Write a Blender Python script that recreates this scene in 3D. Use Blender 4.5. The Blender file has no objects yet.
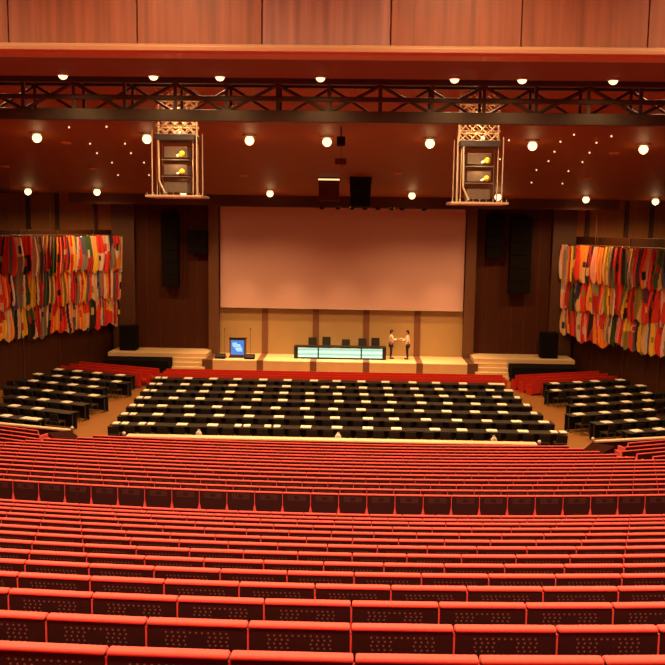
import bpy, bmesh, math, random
from mathutils import Vector, Matrix
random.seed(7)
PI = math.pi
sc = bpy.context.scene
COL = sc.collection

# ------------------------------------------------------------------ camera
F, CX, CY = 872.0, 332.5, 332.5
EYE = Vector((0.95, 0.0, 8.9))
def cam_basis(vp=(358.0, 225.2), roll=0.8):
    r = math.radians(roll)
    d = Vector(((vp[0]-CX)/F, (vp[1]-CY)/F, 1.0)).normalized()
    x = Vector((math.cos(r), math.sin(r), 0.0)); x -= d*x.dot(d); x.normalize()
    z = d.cross(x)
    if z.y > 0: z = -z
    return x, d, z          # world X, Y, Z in camera coordinates (right, down, forward)
BX, BY, BZ = cam_basis()
def ray(px, py):
    c = Vector(((px-CX)/F, (py-CY)/F, 1.0))
    return Vector((BX.dot(c), BY.dot(c), BZ.dot(c)))
def atY(px, py, Y):
    d = ray(px, py); return EYE + d*((Y-EYE.y)/d.y)
def atZ(px, py, Z):
    d = ray(px, py); return EYE + d*((Z-EYE.z)/d.z)
def proj(p):
    q = Vector(p)-EYE
    c = BX*q.x + BY*q.y + BZ*q.z
    return CX+F*c.x/c.z, CY+F*c.y/c.z, c.z
cam = bpy.data.cameras.new('camera'); cam.sensor_width = 36; cam.lens = F/665*36
cam.clip_end = 300; cam.clip_start = 0.05
co = bpy.data.objects.new('camera', cam); COL.objects.link(co)
right = Vector((BX.x, BY.x, BZ.x)); down = Vector((BX.y, BY.y, BZ.y)); fwd = Vector((BX.z, BY.z, BZ.z))
m = Matrix((right, -down, -fwd)).transposed().to_4x4(); m.translation = EYE
co.matrix_world = m
sc.camera = co

# ------------------------------------------------------------------ materials
def lin(c):
    return tuple(((v/255)/12.92 if v/255 <= .04045 else ((v/255+.055)/1.055)**2.4) for v in c)
def mat(name, rgb, rough=.6, metal=0., var=.15, scale=8., spec=.4, bump=0., sheen=0., stretch=None):
    m = bpy.data.materials.new(name); m.use_nodes = True
    nt = m.node_tree; b = nt.nodes['Principled BSDF']
    c = rgb
    b.inputs['Roughness'].default_value = rough; b.inputs['Metallic'].default_value = metal
    b.inputs['Specular IOR Level'].default_value = spec
    if sheen: b.inputs['Sheen Weight'].default_value = sheen
    tc = nt.nodes.new('ShaderNodeTexCoord'); mp = nt.nodes.new('ShaderNodeMapping')
    if stretch: mp.inputs['Scale'].default_value = stretch
    n = nt.nodes.new('ShaderNodeTexNoise'); n.inputs['Scale'].default_value = scale; n.inputs['Detail'].default_value = 4
    r = nt.nodes.new('ShaderNodeMix'); r.data_type = 'RGBA'
    r.inputs['A'].default_value = tuple(v*(1-var) for v in c)+(1,)
    r.inputs['B'].default_value = tuple(min(1, v*(1+var)) for v in c)+(1,)
    L = nt.links
    L.new(tc.outputs['Object'], mp.inputs['Vector']); L.new(mp.outputs['Vector'], n.inputs['Vector'])
    L.new(n.outputs['Fac'], r.inputs['Factor']); L.new(r.outputs['Result'], b.inputs['Base Color'])
    if bump:
        bp = nt.nodes.new('ShaderNodeBump'); bp.inputs['Strength'].default_value = bump; bp.inputs['Distance'].default_value = .01
        L.new(n.outputs['Fac'], bp.inputs['Height']); L.new(bp.outputs['Normal'], b.inputs['Normal'])
    return m
def emit(name, rgb, strength):
    m = bpy.data.materials.new(name); m.use_nodes = True
    b = m.node_tree.nodes['Principled BSDF']
    b.inputs['Base Color'].default_value = tuple(rgb)+(1,)
    b.inputs['Emission Color'].default_value = tuple(rgb)+(1,)
    b.inputs['Emission Strength'].default_value = strength
    return m
M = {}
M['red'] = mat('red_upholstery', (.70, .094, .080), .85, var=.12, scale=30, spec=.1, sheen=.15)
M['panelback'] = mat('dark_seat_back', (.024, .0075, .009), .6, spec=.2, var=.25, scale=6, stretch=(2, 1, 12))
M['parapet'] = mat('dark_parapet', (.034, .009, .007), .9, spec=.03)
M['vent'] = mat('vent_dots', (.16, .09, .08), .6, var=.05)
M['black'] = mat('black_fabric', (.012, .009, .008), .8, var=.3, scale=20)
M['blackgloss'] = mat('black_laminate', (.012, .009, .007), .5, var=.2, scale=5)
M['blackmetal'] = mat('black_steel', (.045, .040, .038), .5, .3, var=.3, scale=4)
M['chrome'] = mat('steel_leg', (.5, .45, .4), .3, 1., var=.05)
M['paper'] = mat('white_paper', (.88, .86, .80), .7, var=.03)
M['cream'] = mat('cream_stage', (.70, .52, .33), .5, var=.08, scale=2)
M['creamrail'] = mat('cream_rail', (.80, .66, .46), .45, var=.06, scale=3)
M['backwall'] = mat('tan_backdrop', (.44, .30, .155), .75, spec=.2, var=.05, scale=1.5)
M['strip'] = mat('brown_strip', (.20, .085, .05), .55, var=.2, scale=3, stretch=(6, 6, .6))
M['post'] = mat('brown_frame_wood', (.13, .055, .028), .6, var=.2, scale=3, stretch=(8, 8, .5))
M['prosc'] = mat('maroon_panel', (.062, .017, .008), .7, spec=.15, var=.25, scale=2, stretch=(10, 10, .3))
M['corner'] = mat('corner_wood', (.085, .032, .017), .6, var=.25, scale=2, stretch=(6, 6, .3))
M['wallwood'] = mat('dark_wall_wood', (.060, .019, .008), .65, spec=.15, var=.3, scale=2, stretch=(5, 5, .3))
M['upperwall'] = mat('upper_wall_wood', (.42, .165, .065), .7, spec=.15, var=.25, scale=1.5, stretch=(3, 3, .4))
M['ceil'] = mat('brown_ceiling', (.21, .055, .016), .6, var=.10, scale=.6, spec=.15)
M['ceil_house'] = mat('house_ceiling', (.30, .13, .07), .7, var=.1, scale=.6)
M['soffit'] = mat('soffit_wood', (.125, .088, .052), .75, spec=.2, var=.15, scale=1.2, stretch=(.3, 6, 1))
M['screen'] = mat('screen_fabric', (.62, .40, .41), .95, var=.02, scale=1)  # pinkish tone set in the fabric colour
M['floorwood'] = mat('parquet', (.29, .13, .042), .5, spec=.2, var=.2, scale=3, stretch=(1, 6, 1))
M['carpet'] = mat('red_carpet', (.42, .035, .028), .95, var=.2, scale=25, spec=.1)
M['tan_metal'] = mat('tan_steel', (.46, .37, .25), .4, .3, var=.15, scale=6)
M['rackgrey'] = mat('rack_grey', (.10, .075, .055), .5, .3, var=.3, scale=8)
M['yellow'] = mat('yellow_plastic', (.85, .55, .04), .5, var=.1)
M['shade_white'] = mat('white_cloth', (.82, .78, .72), .8, var=.05)
M['skin'] = mat('skin', (.45, .24, .15), .6, var=.06)
M['shirt'] = mat('white_shirt', (.80, .76, .68), .8, var=.05)
M['trousers'] = mat('dark_trousers', (.02, .014, .014), .8, var=.2)
M['hair'] = mat('dark_hair', (.018, .01, .007), .6, var=.3)
M['speaker'] = mat('speaker_black', (.006, .004, .0035), .85, var=.3, scale=30, spec=.1)
M['lamp'] = emit('lamp_glow', (1., .76, .40), 2.0)
M['lampdim'] = emit('star_glow', (1., .66, .30), 1.6)
M['stripglow'] = emit('strip_glow', (1., .62, .28), 1.6)
M['cyan'] = None
def fascia_mat(name, base, streak):
    m = mat(name, base, .5, var=.8, scale=2.0, stretch=(2.6, 1, .12), spec=.5)
    return m
M['fasc'] = fascia_mat('copper_wood', (.235, .085, .046), 1)
M['fasc_sheen'] = fascia_mat('copper_wood_sheen', (.26, .130, .105), 1)  # paler tone paints reflected light on the middle panel
M['fasclip'] = mat('fascia_lip_wood', (.36, .20, .11), .4, var=.1, scale=2, stretch=(.5, 4, 4))
def lit_panel():
    m = bpy.data.materials.new('lit_glass_panel'); m.use_nodes = True
    nt = m.node_tree; b = nt.nodes['Principled BSDF']
    tc = nt.nodes.new('ShaderNodeTexCoord'); w = nt.nodes.new('ShaderNodeTexWave')
    w.bands_direction = 'Z'; w.inputs['Scale'].default_value = 1.1; w.inputs['Distortion'].default_value = .6
    r = nt.nodes.new('ShaderNodeValToRGB')
    r.color_ramp.elements[0].color = (.24, .50, .40, 1); r.color_ramp.elements[1].color = (.62, .95, .74, 1)
    nt.links.new(tc.outputs['Object'], w.inputs['Vector']); nt.links.new(w.outputs['Fac'], r.inputs['Fac'])
    nt.links.new(r.outputs['Color'], b.inputs['Emission Color']); b.inputs['Emission Strength'].default_value = 1.2
    b.inputs['Base Color'].default_value = (.1, .2, .18, 1)
    return m
M['cyan'] = lit_panel()
M['bluescreen'] = emit('blue_screen', (.03, .16, .62), 1.0)
M['bluetext'] = emit('pale_screen_text', (.30, .68, .95), 1.0)

# ------------------------------------------------------------------ mesh helpers
def new_obj(name, me, parent=None, loc=None):
    o = bpy.data.objects.new(name, me); COL.objects.link(o)
    if parent: o.parent = parent
    if loc is not None: o.location = loc
    return o
class MB:
    """collects simple shapes into one mesh"""
    def __init__(s): s.v = []; s.f = []; s.mi = []; s.mats = []
    def slot(s, m):
        if m not in s.mats: s.mats.append(m)
        return s.mats.index(m)
    def add(s, vs, fs, m):
        b = len(s.v); s.v += [tuple(v) for v in vs]; k = s.slot(m)
        for f in fs: s.f.append(tuple(b+i for i in f)); s.mi.append(k)
        return s
    def box(s, x0, x1, y0, y1, z0, z1, m):
        vs = [(x, y, z) for x in (x0, x1) for y in (y0, y1) for z in (z0, z1)]
        fs = [(0,1,3,2),(4,6,7,5),(0,4,5,1),(2,3,7,6),(0,2,6,4),(1,5,7,3)]
        return s.add(vs, fs, m)
    def quad(s, a, b, c, d, m): return s.add([a, b, c, d], [(0,1,2,3)], m)
    def hull8(s, bot, top, m):
        vs = list(bot)+list(top)
        return s.add(vs, [(3,2,1,0),(4,5,6,7),(0,1,5,4),(1,2,6,5),(2,3,7,6),(3,0,4,7)], m)
    def prism_x(s, prof, x0, x1, m):     # profile in (y,z)
        n = len(prof)
        vs = [(x0, y, z) for y, z in prof]+[(x1, y, z) for y, z in prof]
        fs = [tuple(range(n-1, -1, -1)), tuple(range(n, 2*n))]+[(i, (i+1) % n, n+(i+1) % n, n+i) for i in range(n)]
        return s.add(vs, fs, m)
    def prism_y(s, prof, y0, y1, m):     # profile in (x,z)
        n = len(prof)
        vs = [(x, y0, z) for x, z in prof]+[(x, y1, z) for x, z in prof]
        fs = [tuple(range(n)), tuple(range(2*n-1, n-1, -1))]+[((i+1) % n, i, n+i, n+(i+1) % n) for i in range(n)]
        return s.add(vs, fs, m)
    def tube(s, a, b, r, m, n=8, r2=None):
        a = Vector(a); b = Vector(b); d = (b-a).normalized()
        u = d.orthogonal().normalized(); w = d.cross(u); r2 = r if r2 is None else r2
        vs = [a+(u*math.cos(2*PI*i/n)+w*math.sin(2*PI*i/n))*r for i in range(n)]
        vs += [b+(u*math.cos(2*PI*i/n)+w*math.sin(2*PI*i/n))*r2 for i in range(n)]
        fs = [tuple(range(n-1, -1, -1)), tuple(range(n, 2*n))]+[(i, (i+1) % n, n+(i+1) % n, n+i) for i in range(n)]
        return s.add(vs, fs, m)
    def ball(s, c, r, m, seg=12, ring=8, sx=1, sy=1, sz=1):
        vs = []; fs = []
        for j in range(ring+1):
            t = PI*j/ring
            for i in range(seg):
                p = 2*PI*i/seg
                vs.append((c[0]+r*sx*math.sin(t)*math.cos(p), c[1]+r*sy*math.sin(t)*math.sin(p), c[2]+r*sz*math.cos(t)))
        for j in range(ring):
            for i in range(seg):
                fs.append((j*seg+i, (j+1)*seg+i, (j+1)*seg+(i+1) % seg, j*seg+(i+1) % seg))
        return s.add(vs, fs, m)
    def mesh(s, name, bevel=0, smooth=False, seg=2):
        me = bpy.data.meshes.new(name); me.from_pydata(s.v, [], s.f)
        for m in s.mats: me.materials.append(m)
        me.polygons.foreach_set('material_index', s.mi)
        bm = bmesh.new(); bm.from_mesh(me)
        bmesh.ops.recalc_face_normals(bm, faces=bm.faces)
        if bevel:
            es = [e for e in bm.edges if len(e.link_faces) == 2 and e.calc_face_angle(0) > .5]
            bmesh.ops.bevel(bm, geom=es, offset=bevel, segments=seg, affect='EDGES', profile=.5)
        bm.to_mesh(me); bm.free()
        if smooth:
            me.polygons.foreach_set('use_smooth', [True]*len(me.polygons))
        me.update()
        return me
    def build(s, name, parent=None, loc=None, **k):
        return new_obj(name, s.mesh(name, **k), parent, loc)
def thing(name, label, cat, loc=(0, 0, 0), rz=0, group=None):
    o = bpy.data.objects.new(name, None); COL.objects.link(o); o.empty_display_size = .1
    o.location = loc; o.rotation_euler = (0, 0, rz)
    return tag(o, label, cat, group)
def tag(o, label, cat, group=None, kind=None):
    o['label'] = label; o['category'] = cat
    if group: o['group'] = group
    if kind: o['kind'] = kind
    return o
def struct(o): o['kind'] = 'structure'; return o
def copy_thing(root):
    r = root.copy(); COL.objects.link(r)
    for ch in root.children:
        c = ch.copy(); COL.objects.link(c); c.parent = r
        for g in ch.children:
            d = g.copy(); COL.objects.link(d); d.parent = c
    return r
ORD = ('zeroth first second third fourth fifth sixth seventh eighth ninth tenth eleventh twelfth thirteenth fourteenth fifteenth sixteenth '
       'seventeenth eighteenth nineteenth twentieth').split()
def nth(n):
    if n <= 20: return ORD[n]
    if n < 30: return 'twenty-'+ORD[n-20]
    if n == 30: return 'thirtieth'
    return 'thirty-'+ORD[n-30]

# ------------------------------------------------------------------ seat rows
W = .60
ROWY = {0:3.94,1:4.81,2:5.69,3:6.56,4:7.44,5:8.31,6:9.19,7:10.07,8:10.94,9:11.82,10:12.70,11:13.58,12:14.46,13:15.33,
        16:18.00,17:18.88,18:19.77,19:20.66,20:21.55,21:22.44,22:23.33,23:24.22,24:25.10,25:25.99,26:26.88,27:27.77,28:28.66,29:29.55}
ROWZ = {0:6.85,1:6.59,2:6.335,3:6.08,4:5.82,5:5.565,6:5.32,7:5.08,8:4.84,9:4.61,10:4.38,11:4.15,12:3.91,13:3.68,
        16:3.22,17:3.065,18:2.92,19:2.775,20:2.63,21:2.48,22:2.33,23:2.185,24:2.04,25:1.895,26:1.755,27:1.62,28:1.49,29:1.36}
OFF = {0:.02,1:0,2:0,3:.31,4:.02,5:.317,6:0,7:.3,16:.29}
def rad(k): return 27+1.75*max(k, -1)
def row_pos(k, x):                     # x measured across the hall; the rows bow gently away at their ends
    dx = x-.55
    R = rad(k)
    return Vector((x, ROWY[k]+dx*dx/(2*R), ROWZ[k]-.85)), -math.atan2(dx, R)*-1

# ------------------------------------------------------------------ room shell
WL = .41                               # the side walls splay
def wall_x(Y): return 13.75+(54.6-Y)*WL
# stepped floor
mb = MB()
ks = list(range(-5, 31))
def step_yz(k):
    if k in ROWY: return ROWY[k], ROWZ[k]-.85
    if k < 0: return 3.94+.875*k, 6.0-.26*k
    if k == 14: return 16.2, 2.44
    if k == 15: return 17.1, 2.40
    return 30.45, .42
NX = 40
xs = [-31+62*i/NX for i in range(NX+1)]
def edge(k, x):
    y = step_yz(k)[0]-.13
    dx = x-.55
    return y+min(dx*dx/(2*rad(k)), 3.2) if k < 27 else min(y+dx*dx/(2*rad(k)), y+2.2)
for i, k in enumerate(ks):
    z = step_yz(k)[1]
    zn = step_yz(ks[i+1])[1] if i+1 < len(ks) else 0.0
    for j in range(NX):
        a, b = xs[j], xs[j+1]
        ya, yb = edge(k, a), edge(k, b)
        if i+1 < len(ks): na, nb = edge(ks[i+1], a), edge(ks[i+1], b)
        else: na, nb = 31.48, 31.48
        if i == 0: ya = yb = -4.2
        na, nb = max(na, ya), max(nb, yb)
        if ks[i] >= 27: na, nb = min(na, 33.6), min(nb, 33.6)
        mb.quad((a, ya, z), (b, yb, z), (b, nb, z), (a, na, z), M['carpet'])
        mb.quad((a, na, z), (b, nb, z), (b, nb, zn), (a, na, zn), M['carpet'])
o = struct(mb.build('floor'))
mb = MB(); mb.box(-24, 24, 30.5, 56, -.12, 0, M['floorwood']); struct(mb.build('floor_stalls'))
# side walls, rear wall, ceilings
for s, nm in ((-1, 'left'), (1, 'right')):
    mb = MB()
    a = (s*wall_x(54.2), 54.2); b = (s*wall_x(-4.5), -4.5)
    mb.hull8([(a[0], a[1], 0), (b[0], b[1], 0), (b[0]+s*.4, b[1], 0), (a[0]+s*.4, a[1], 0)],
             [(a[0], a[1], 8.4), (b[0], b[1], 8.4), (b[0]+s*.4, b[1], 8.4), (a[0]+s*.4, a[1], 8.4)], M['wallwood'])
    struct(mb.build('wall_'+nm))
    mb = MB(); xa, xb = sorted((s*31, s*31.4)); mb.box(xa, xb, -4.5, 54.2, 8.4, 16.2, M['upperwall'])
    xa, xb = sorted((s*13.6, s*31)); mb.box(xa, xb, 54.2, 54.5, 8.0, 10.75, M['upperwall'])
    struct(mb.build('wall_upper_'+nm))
    for i, px in enumerate((28, 57, 95) if s < 0 else (563, 588, 627, 652)):
        x = atY(px, 215, 54.1).x
        mb = MB(); mb.box(x-.12, x+.12, 54.05, 54.2, 8.0, 10.7, M['corner'])
        struct(mb.build('trim_%d' % (30+i+(20 if s > 0 else 0))))
    # seams of the flag wall
    for i in range(9):
        Y = 51.6-i*2.6
        mb = MB(); mb.box(-.05, .05, -.03, .03, 0, 8.4, M['corner'])
        o = struct(mb.build('trim_%d' % (70+i+(20 if s > 0 else 0)), loc=(s*wall_x(Y), Y, 0)))
        o.rotation_euler = (0, 0, s*(PI/2-math.atan(1/WL))*1)
mb = MB(); mb.box(-39, 39, -4.9, -4.5, 0, 16.2, M['wallwood']); struct(mb.build('wall_rear'))
mb = MB(); mb.box(-39, 39, -4.9, 18.0, 16.0, 16.3, M['ceil_house']); struct(mb.build('ceiling'))
CZ0, CZS = 17.24, .135                 # sloping inner ceiling
def ceil_z(Y): return CZ0-CZS*Y
mb = MB()
mb.hull8([(-31, 20.9, ceil_z(20.9)), (31, 20.9, ceil_z(20.9)), (31, 50, ceil_z(50)), (-31, 50, ceil_z(50))],
         [(-31, 20.9, ceil_z(20.9)+.3), (31, 20.9, ceil_z(20.9)+.3), (31, 50, ceil_z(50)+.3), (-31, 50, ceil_z(50)+.3)], M['ceil'])
struct(mb.build('ceiling_inner'))
mb = MB(); mb.box(-31, 31, 50, 55.4, 10.6, 10.8, M['wallwood']); struct(mb.build('ceiling_stage'))
mb = MB(); mb.box(-15.6, 15.6, 49.9, 50.25, 9.92, 10.75, M['prosc']); struct(mb.build('wall_proscenium_header'))
# fascia: wood panels, lip, soffit
mb = MB()
edges = [-30]+[atY(p, 20, 18).x for p in (-120, 8, 137, 262, 391, 522, 649, 780)]+[30]
for i in range(len(edges)-1):
    mb.box(edges[i]+.012, edges[i+1]-.012, 18.0, 18.12, 12.44, 16.2, M['fasc_sheen'] if i == 4 else M['fasc'])
mb.box(-30, 30, 18.12, 18.4, 12.44, 16.2, M['soffit'])
struct(mb.build('wall_fascia', bevel=.01))
mb = MB()
prof = [(17.96, 12.46), (17.84, 12.43), (17.80, 12.38), (17.80, 12.30), (17.86, 12.25), (18.4, 12.25), (18.4, 12.46)]
mb.prism_x(prof, -30, 30, M['fasclip']); struct(mb.build('trim_60', bevel=.01))
mb = MB()
mb.hull8([(-30, 18.4, 12.30), (30, 18.4, 12.30), (30, 20.8, 12.30), (-30, 20.8, 12.30)],
         [(-30, 18.4, 12.6), (30, 18.4, 12.6), (30, 20.8, 12.6), (-30, 20.8, 12.6)], M['soffit'])
mb.box(-30, 30, 20.8, 21.0, 12.30, 14.6, M['soffit'])
struct(mb.build('ceiling_soffit'))

# ------------------------------------------------------------------ stage
mb = MB()
mb.box(-7.95, 7.95, 50.7, 55.2, 0, .9, M['cream'])
struct(mb.build('floor_stage', bevel=.03))
for s, nm in ((-1, 'left'), (1, 'right')):
    mb = MB()
    xa, xb = sorted((s*7.95, s*13.9))
    mb.box(xa, xb, 51.3, 55.2, 0, 1.15, M['cream'])
    xs0, xs1 = sorted((s*7.95, s*9.9))
    for i in range(4):
        mb.box(xs0, xs1, 51.3-.26*(i+1), 51.3-.26*i, 0, 1.15-.23*(i+1), M['cream'])
    struct(mb.build('floor_stage_'+nm, bevel=.012))
mb = MB(); mb.box(-8.1, 8.1, 53.5, 53.7, .9, 10.7, M['backwall']); struct(mb.build('wall_stage'))
n = 1
for x in (-4.7, -1.55, 1.57, 4.71):
    mb = MB()
    mb.box(x-.19, x+.19, 53.46, 53.5, .9, 5.0, M['strip'])
    mb.box(x-.19, x+.19, 50.69, 53.5, .895, .906, M['strip'])
    mb.box(x-.19, x+.19, 50.685, 50.7, 0, .906, M['strip'])
    struct(mb.build('trim_%d' % n)); n += 1
for s in (-1, 1):
    xa, xb = sorted((s*7.5, s*8.12))
    mb = MB()
    mb.box(xa, xb, 53.0, 53.6, .9, 10.7, M['post'])
    mb.box(xa, xb, 50.66, 53.2, .89, .91, M['post'])
    mb.box(xa, xb, 50.66, 50.7, 0, .91, M['post'])
    struct(mb.build('trim_%d' % n, bevel=.01)); n += 1
    xa, xb = sorted((s*8.1, s*12.75))
    mb = MB(); mb.box(xa, xb, 53.5, 53.8, .9, 10.7, M['prosc'])
    for i in range(1, 6):
        xx = s*(8.1+i*.78)
        mb.box(xx-.012, xx+.012, 53.485, 53.5, 1.15, 10.6, M['corner'])
    struct(mb.build('wall_proscenium_'+('left' if s < 0 else 'right')))
    xa, xb = sorted((s*12.7, s*14.1))
    mb = MB(); mb.box(xa, xb, 53.2, 54.2, 0, 10.7, M['corner'])
    struct(mb.build('trim_%d' % n, bevel=.02)); n += 1

# projection screen
t = thing('projection_screen', 'large blank pinkish projection screen above the stage', 'screen', (0, 53.2, 3.8))
a = atY(221, 206.5, 53.2); b = atY(463.8, 310, 53.2)
mb = MB()
zt, zb = 9.93, 3.81
N = 24
for i in range(N):
    for_x0, for_x1 = -7.41+14.84*i/N, -7.41+14.84*(i+1)/N
    mb.quad((for_x0, 0, 0), (for_x1, 0, 0), (for_x1, 0, zt-zb), (for_x0, 0, zt-zb), M['screen'])
o = mb.build('screen_fabric', t)
mb = MB(); mb.tube((-7.45, .03, zt-zb+.06), (7.47, .03, zt-zb+.06), .07, M['blackmetal'], 10); mb.build('roller', t)
mb = MB(); mb.tube((-7.41, .02, -.015), (7.43, .02, -.015), .022, M['shade_white'], 8); mb.build('bottom_bar', t)

# stage light row under the header
t = thing('stage_light_bar', 'dark pipe of small spotlights along top edge of projection screen', 'light bar', (0, 51.2, 10.0))
mb = MB(); mb.tube((-7.2, 0, .3), (7.2, 0, .3), .04, M['blackmetal']); mb.build('pipe', t)
for i, px in enumerate((322, 338, 352, 365, 378, 392, 402, 424)):
    x = atY(px, 206, 51.2).x
    mb = MB(); mb.tube((x, 0, .28), (x, 0, .12), .03, M['blackmetal']); mb.tube((x, .05, .12), (x, -.12, -.14), .12, M['speaker'], 10, .15)
    mb.build('spotlight', t)

# line array speakers on the dark panels
def line_array(px0, px1, py0, py1, label):
    a = atY(px0, py0, 53.1); b = atY(px1, py1, 53.1)
    w = b.x-a.x; h = a.z-b.z; n = max(3, round(h/.75))
    t = thing('line_array_speaker', label, 'speaker', ((a.x+b.x)/2, 53.1, b.z), group='hanging column speakers beside the screen')
    for i in range(n):
        mb = MB(); z0 = h*i/n
        mb.hull8([(-w/2, -.30, z0+.02), (w/2, -.30, z0+.02), (w/2, .3, z0+.04), (-w/2, .3, z0+.04)],
                 [(-w/2, -.30, z0+h/n-.01), (w/2, -.30, z0+h/n-.01), (w/2, .3, z0+h/n-.03), (-w/2, .3, z0+h/n-.03)], M['speaker'])
        mb.build('cabinet', t, bevel=.015)
    mb = MB()
    for s in (-1, 1): mb.tube((s*w*.35, .1, h), (s*w*.35, .1, 10.6-b.z), .012, M['blackmetal'], 6)
    mb.build('hanging_cable', t)
line_array(162, 179, 213, 287, 'tall black hanging column speaker on dark panel left of the screen')
line_array(188, 208, 230, 254, 'short black hanging speaker between the tall left column and the screen')
line_array(511, 529, 217, 294, 'tall black hanging column speaker on dark panel right of the screen')
line_array(487, 503, 214, 259, 'short black hanging speaker between the screen and the tall right column')

# black floor speakers at the outer stage corners
def floor_speaker(x, y, z, h, label):
    t = thing('floor_speaker', label, 'speaker', (x, y, z), group='black boxes at the outer stage corners')
    mb = MB(); mb.box(-.5, .5, -.4, .4, 0, h, M['speaker']); mb.build('cabinet', t, bevel=.03)
    mb = MB(); mb.box(-.45, .45, -.43, -.4, .06, h-.06, M['speaker']); mb.build('grille', t, bevel=.008)
floor_speaker(-12.9, 52.4, 1.15, 1.5, 'black floor speaker at outer left corner of the stage')
floor_speaker(12.5, 52.2, 1.15, 1.55, 'black floor speaker at outer right corner of the stage')
for s, nm in ((-1, 'left'), (1, 'right')):
    mb = MB(); xa, xb = (-1.95, 1.95)
    mb.hull8([(xa, -.55, 0), (xb, -.55, 0), (xb, .55, 0), (xa, .55, 0)], [(xa+.02, -.5, .86), (xb-.02, -.5, .86), (xb-.02, .55, .95), (xa+.02, .55, .95)], M['speaker'])
    o = mb.build('stage_riser', bevel=.01, loc=(s*11.9, 50.55, 0))
    tag(o, 'black low riser at the %s end of the stage, beside cream steps' % nm, 'riser', 'black risers flanking the stage')

# ------------------------------------------------------------------ panel table, chairs, lectern
t = thing('panel_table', 'long dark panel table with glowing pale green glass front on stage', 'table', (0, 51.75, .9))
x0, x1 = -2.76, 2.77
mb = MB()
mb.box(x0, x1, -.06, .62, .70, .76, M['blackgloss']); mb.build('tabletop', t, bevel=.008)
mb = MB(); mb.box(x0, x0+.22, -.05, .58, 0, .70, M['blackgloss']); mb.build('end_panel', t, bevel=.008)
mb = MB(); mb.box(x1-.22, x1, -.05, .58, 0, .70, M['blackgloss']); mb.build('end_panel', t, bevel=.008)
mb = MB(); mb.box(x0+.22, x1-.22, -.03, .04, 0, .09, M['blackgloss']); mb.build('plinth', t)
cuts = [(-2.52, -1.34), (-1.26, 1.24), (1.32, 2.54)]
for a, b in cuts:
    mb = MB(); mb.box(a, b, -.04, -.01, .10, .66, M['cyan']); o = mb.build('lit_panel', t, bevel=.004)
for xx in (-1.30, 1.28):
    mb = MB(); mb.box(xx-.04, xx+.04, -.055, .04, .02, .70, M['blackgloss']); mb.build('divider', t)
def exec_chair(x, y, z, top, label):
    t = thing('executive_chair', label, 'chair', (x, y, z), PI, 'dark chairs behind the panel table')
    mb = MB(); mb.box(-.27, .27, -.02, .48, .42, .52, M['black']); mb.build('seat', t, bevel=.03)
    mb = MB(); mb.hull8([(-.26, -.05, .5), (.26, -.05, .5), (.26, .05, .5), (-.26, .05, .5)],
                        [(-.25, -.15, top), (.25, -.15, top), (.25, -.06, top), (-.25, -.06, top)], M['black']); mb.build('backrest', t, bevel=.03)
    for s in (-1, 1):
        mb = MB(); mb.box(s*.3-.03, s*.3+.03, .0, .38, .64, .68, M['blackgloss']); mb.box(s*.3-.02, s*.3+.02, .12, .2, .44, .64, M['blackgloss']); mb.build('armrest', t, bevel=.008)
    mb = MB(); mb.tube((0, .22, .06), (0, .22, .43), .035, M['chrome'])
    for i in range(5):
        a = 2*PI*i/5; mb.tube((0, .22, .09), (.29*math.cos(a), .22+.29*math.sin(a), .04), .022, M['blackgloss'])
    mb.build('base', t)
for i, (px, py, lb) in enumerate(((312.5, 337.5, 'leftmost dark high-backed chair behind the glowing panel table'),
                         (326.5, 337, 'second dark high-backed chair from left behind the glowing panel table'),
                         (346, 339.5, 'lower dark chair at the middle of the glowing panel table'),
                         (362.5, 338.5, 'second dark high-backed chair from right behind the glowing panel table'),
                         (375.5, 338, 'rightmost dark high-backed chair behind the glowing panel table'))):
    p = atY(px, py, 52.75)
    exec_chair(p.x, 52.75, .9, p.z-.9, lb)

p0 = atY(229.5, 338, 51.6); p1 = atY(245.5, 358, 51.6)
lx = (p0.x+p1.x)/2; lw = p1.x-p0.x
t = thing('lectern', 'dark lectern with a bright blue screen on its front, left of stage', 'lectern', (lx, 51.6, .9))
mb = MB(); mb.hull8([(-lw/2+.02, 0, .08), (lw/2-.02, 0, .08), (lw/2-.02, .5, .08), (-lw/2+.02, .5, .08)], [(-lw/2, -.03, 1.12), (lw/2, -.03, 1.12), (lw/2, .52, 1.12), (-lw/2, .52, 1.12)], M['rackgrey']); mb.build('body', t, bevel=.01)
mb = MB(); mb.box(-lw/2-.03, lw/2+.03, -.06, .58, 0, .08, M['blackgloss']); mb.build('plinth', t, bevel=.01)
mb = MB(); mb.hull8([(-lw/2-.02, -.05, 1.12), (lw/2+.02, -.05, 1.12), (lw/2+.02, .56, 1.12), (-lw/2-.02, .56, 1.12)], [(-lw/2-.02, -.05, 1.22), (lw/2+.02, -.05, 1.22), (lw/2+.02, .56, 1.16), (-lw/2-.02, .56, 1.16)], M['blackgloss']); mb.build('desk_top', t, bevel=.008)
mb = MB(); mb.box(-lw/2+.09, lw/2-.09, -.05, -.01, .2, 1.06, M['bluescreen'])
sc_o = mb.build('screen', t, bevel=.006)
mb = MB()
for (xa, xb, za, zb) in ((-.30, -.02, .86, .92), (-.30, .18, .74, .82), (-.26, .24, .64, .70), (-.12, .28, .50, .60), (-.05, .30, .40, .46)):
    mb.box(xa, xb, -.058, -.052, za, zb, M['bluetext'])
mb.build('screen_text', sc_o)
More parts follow.
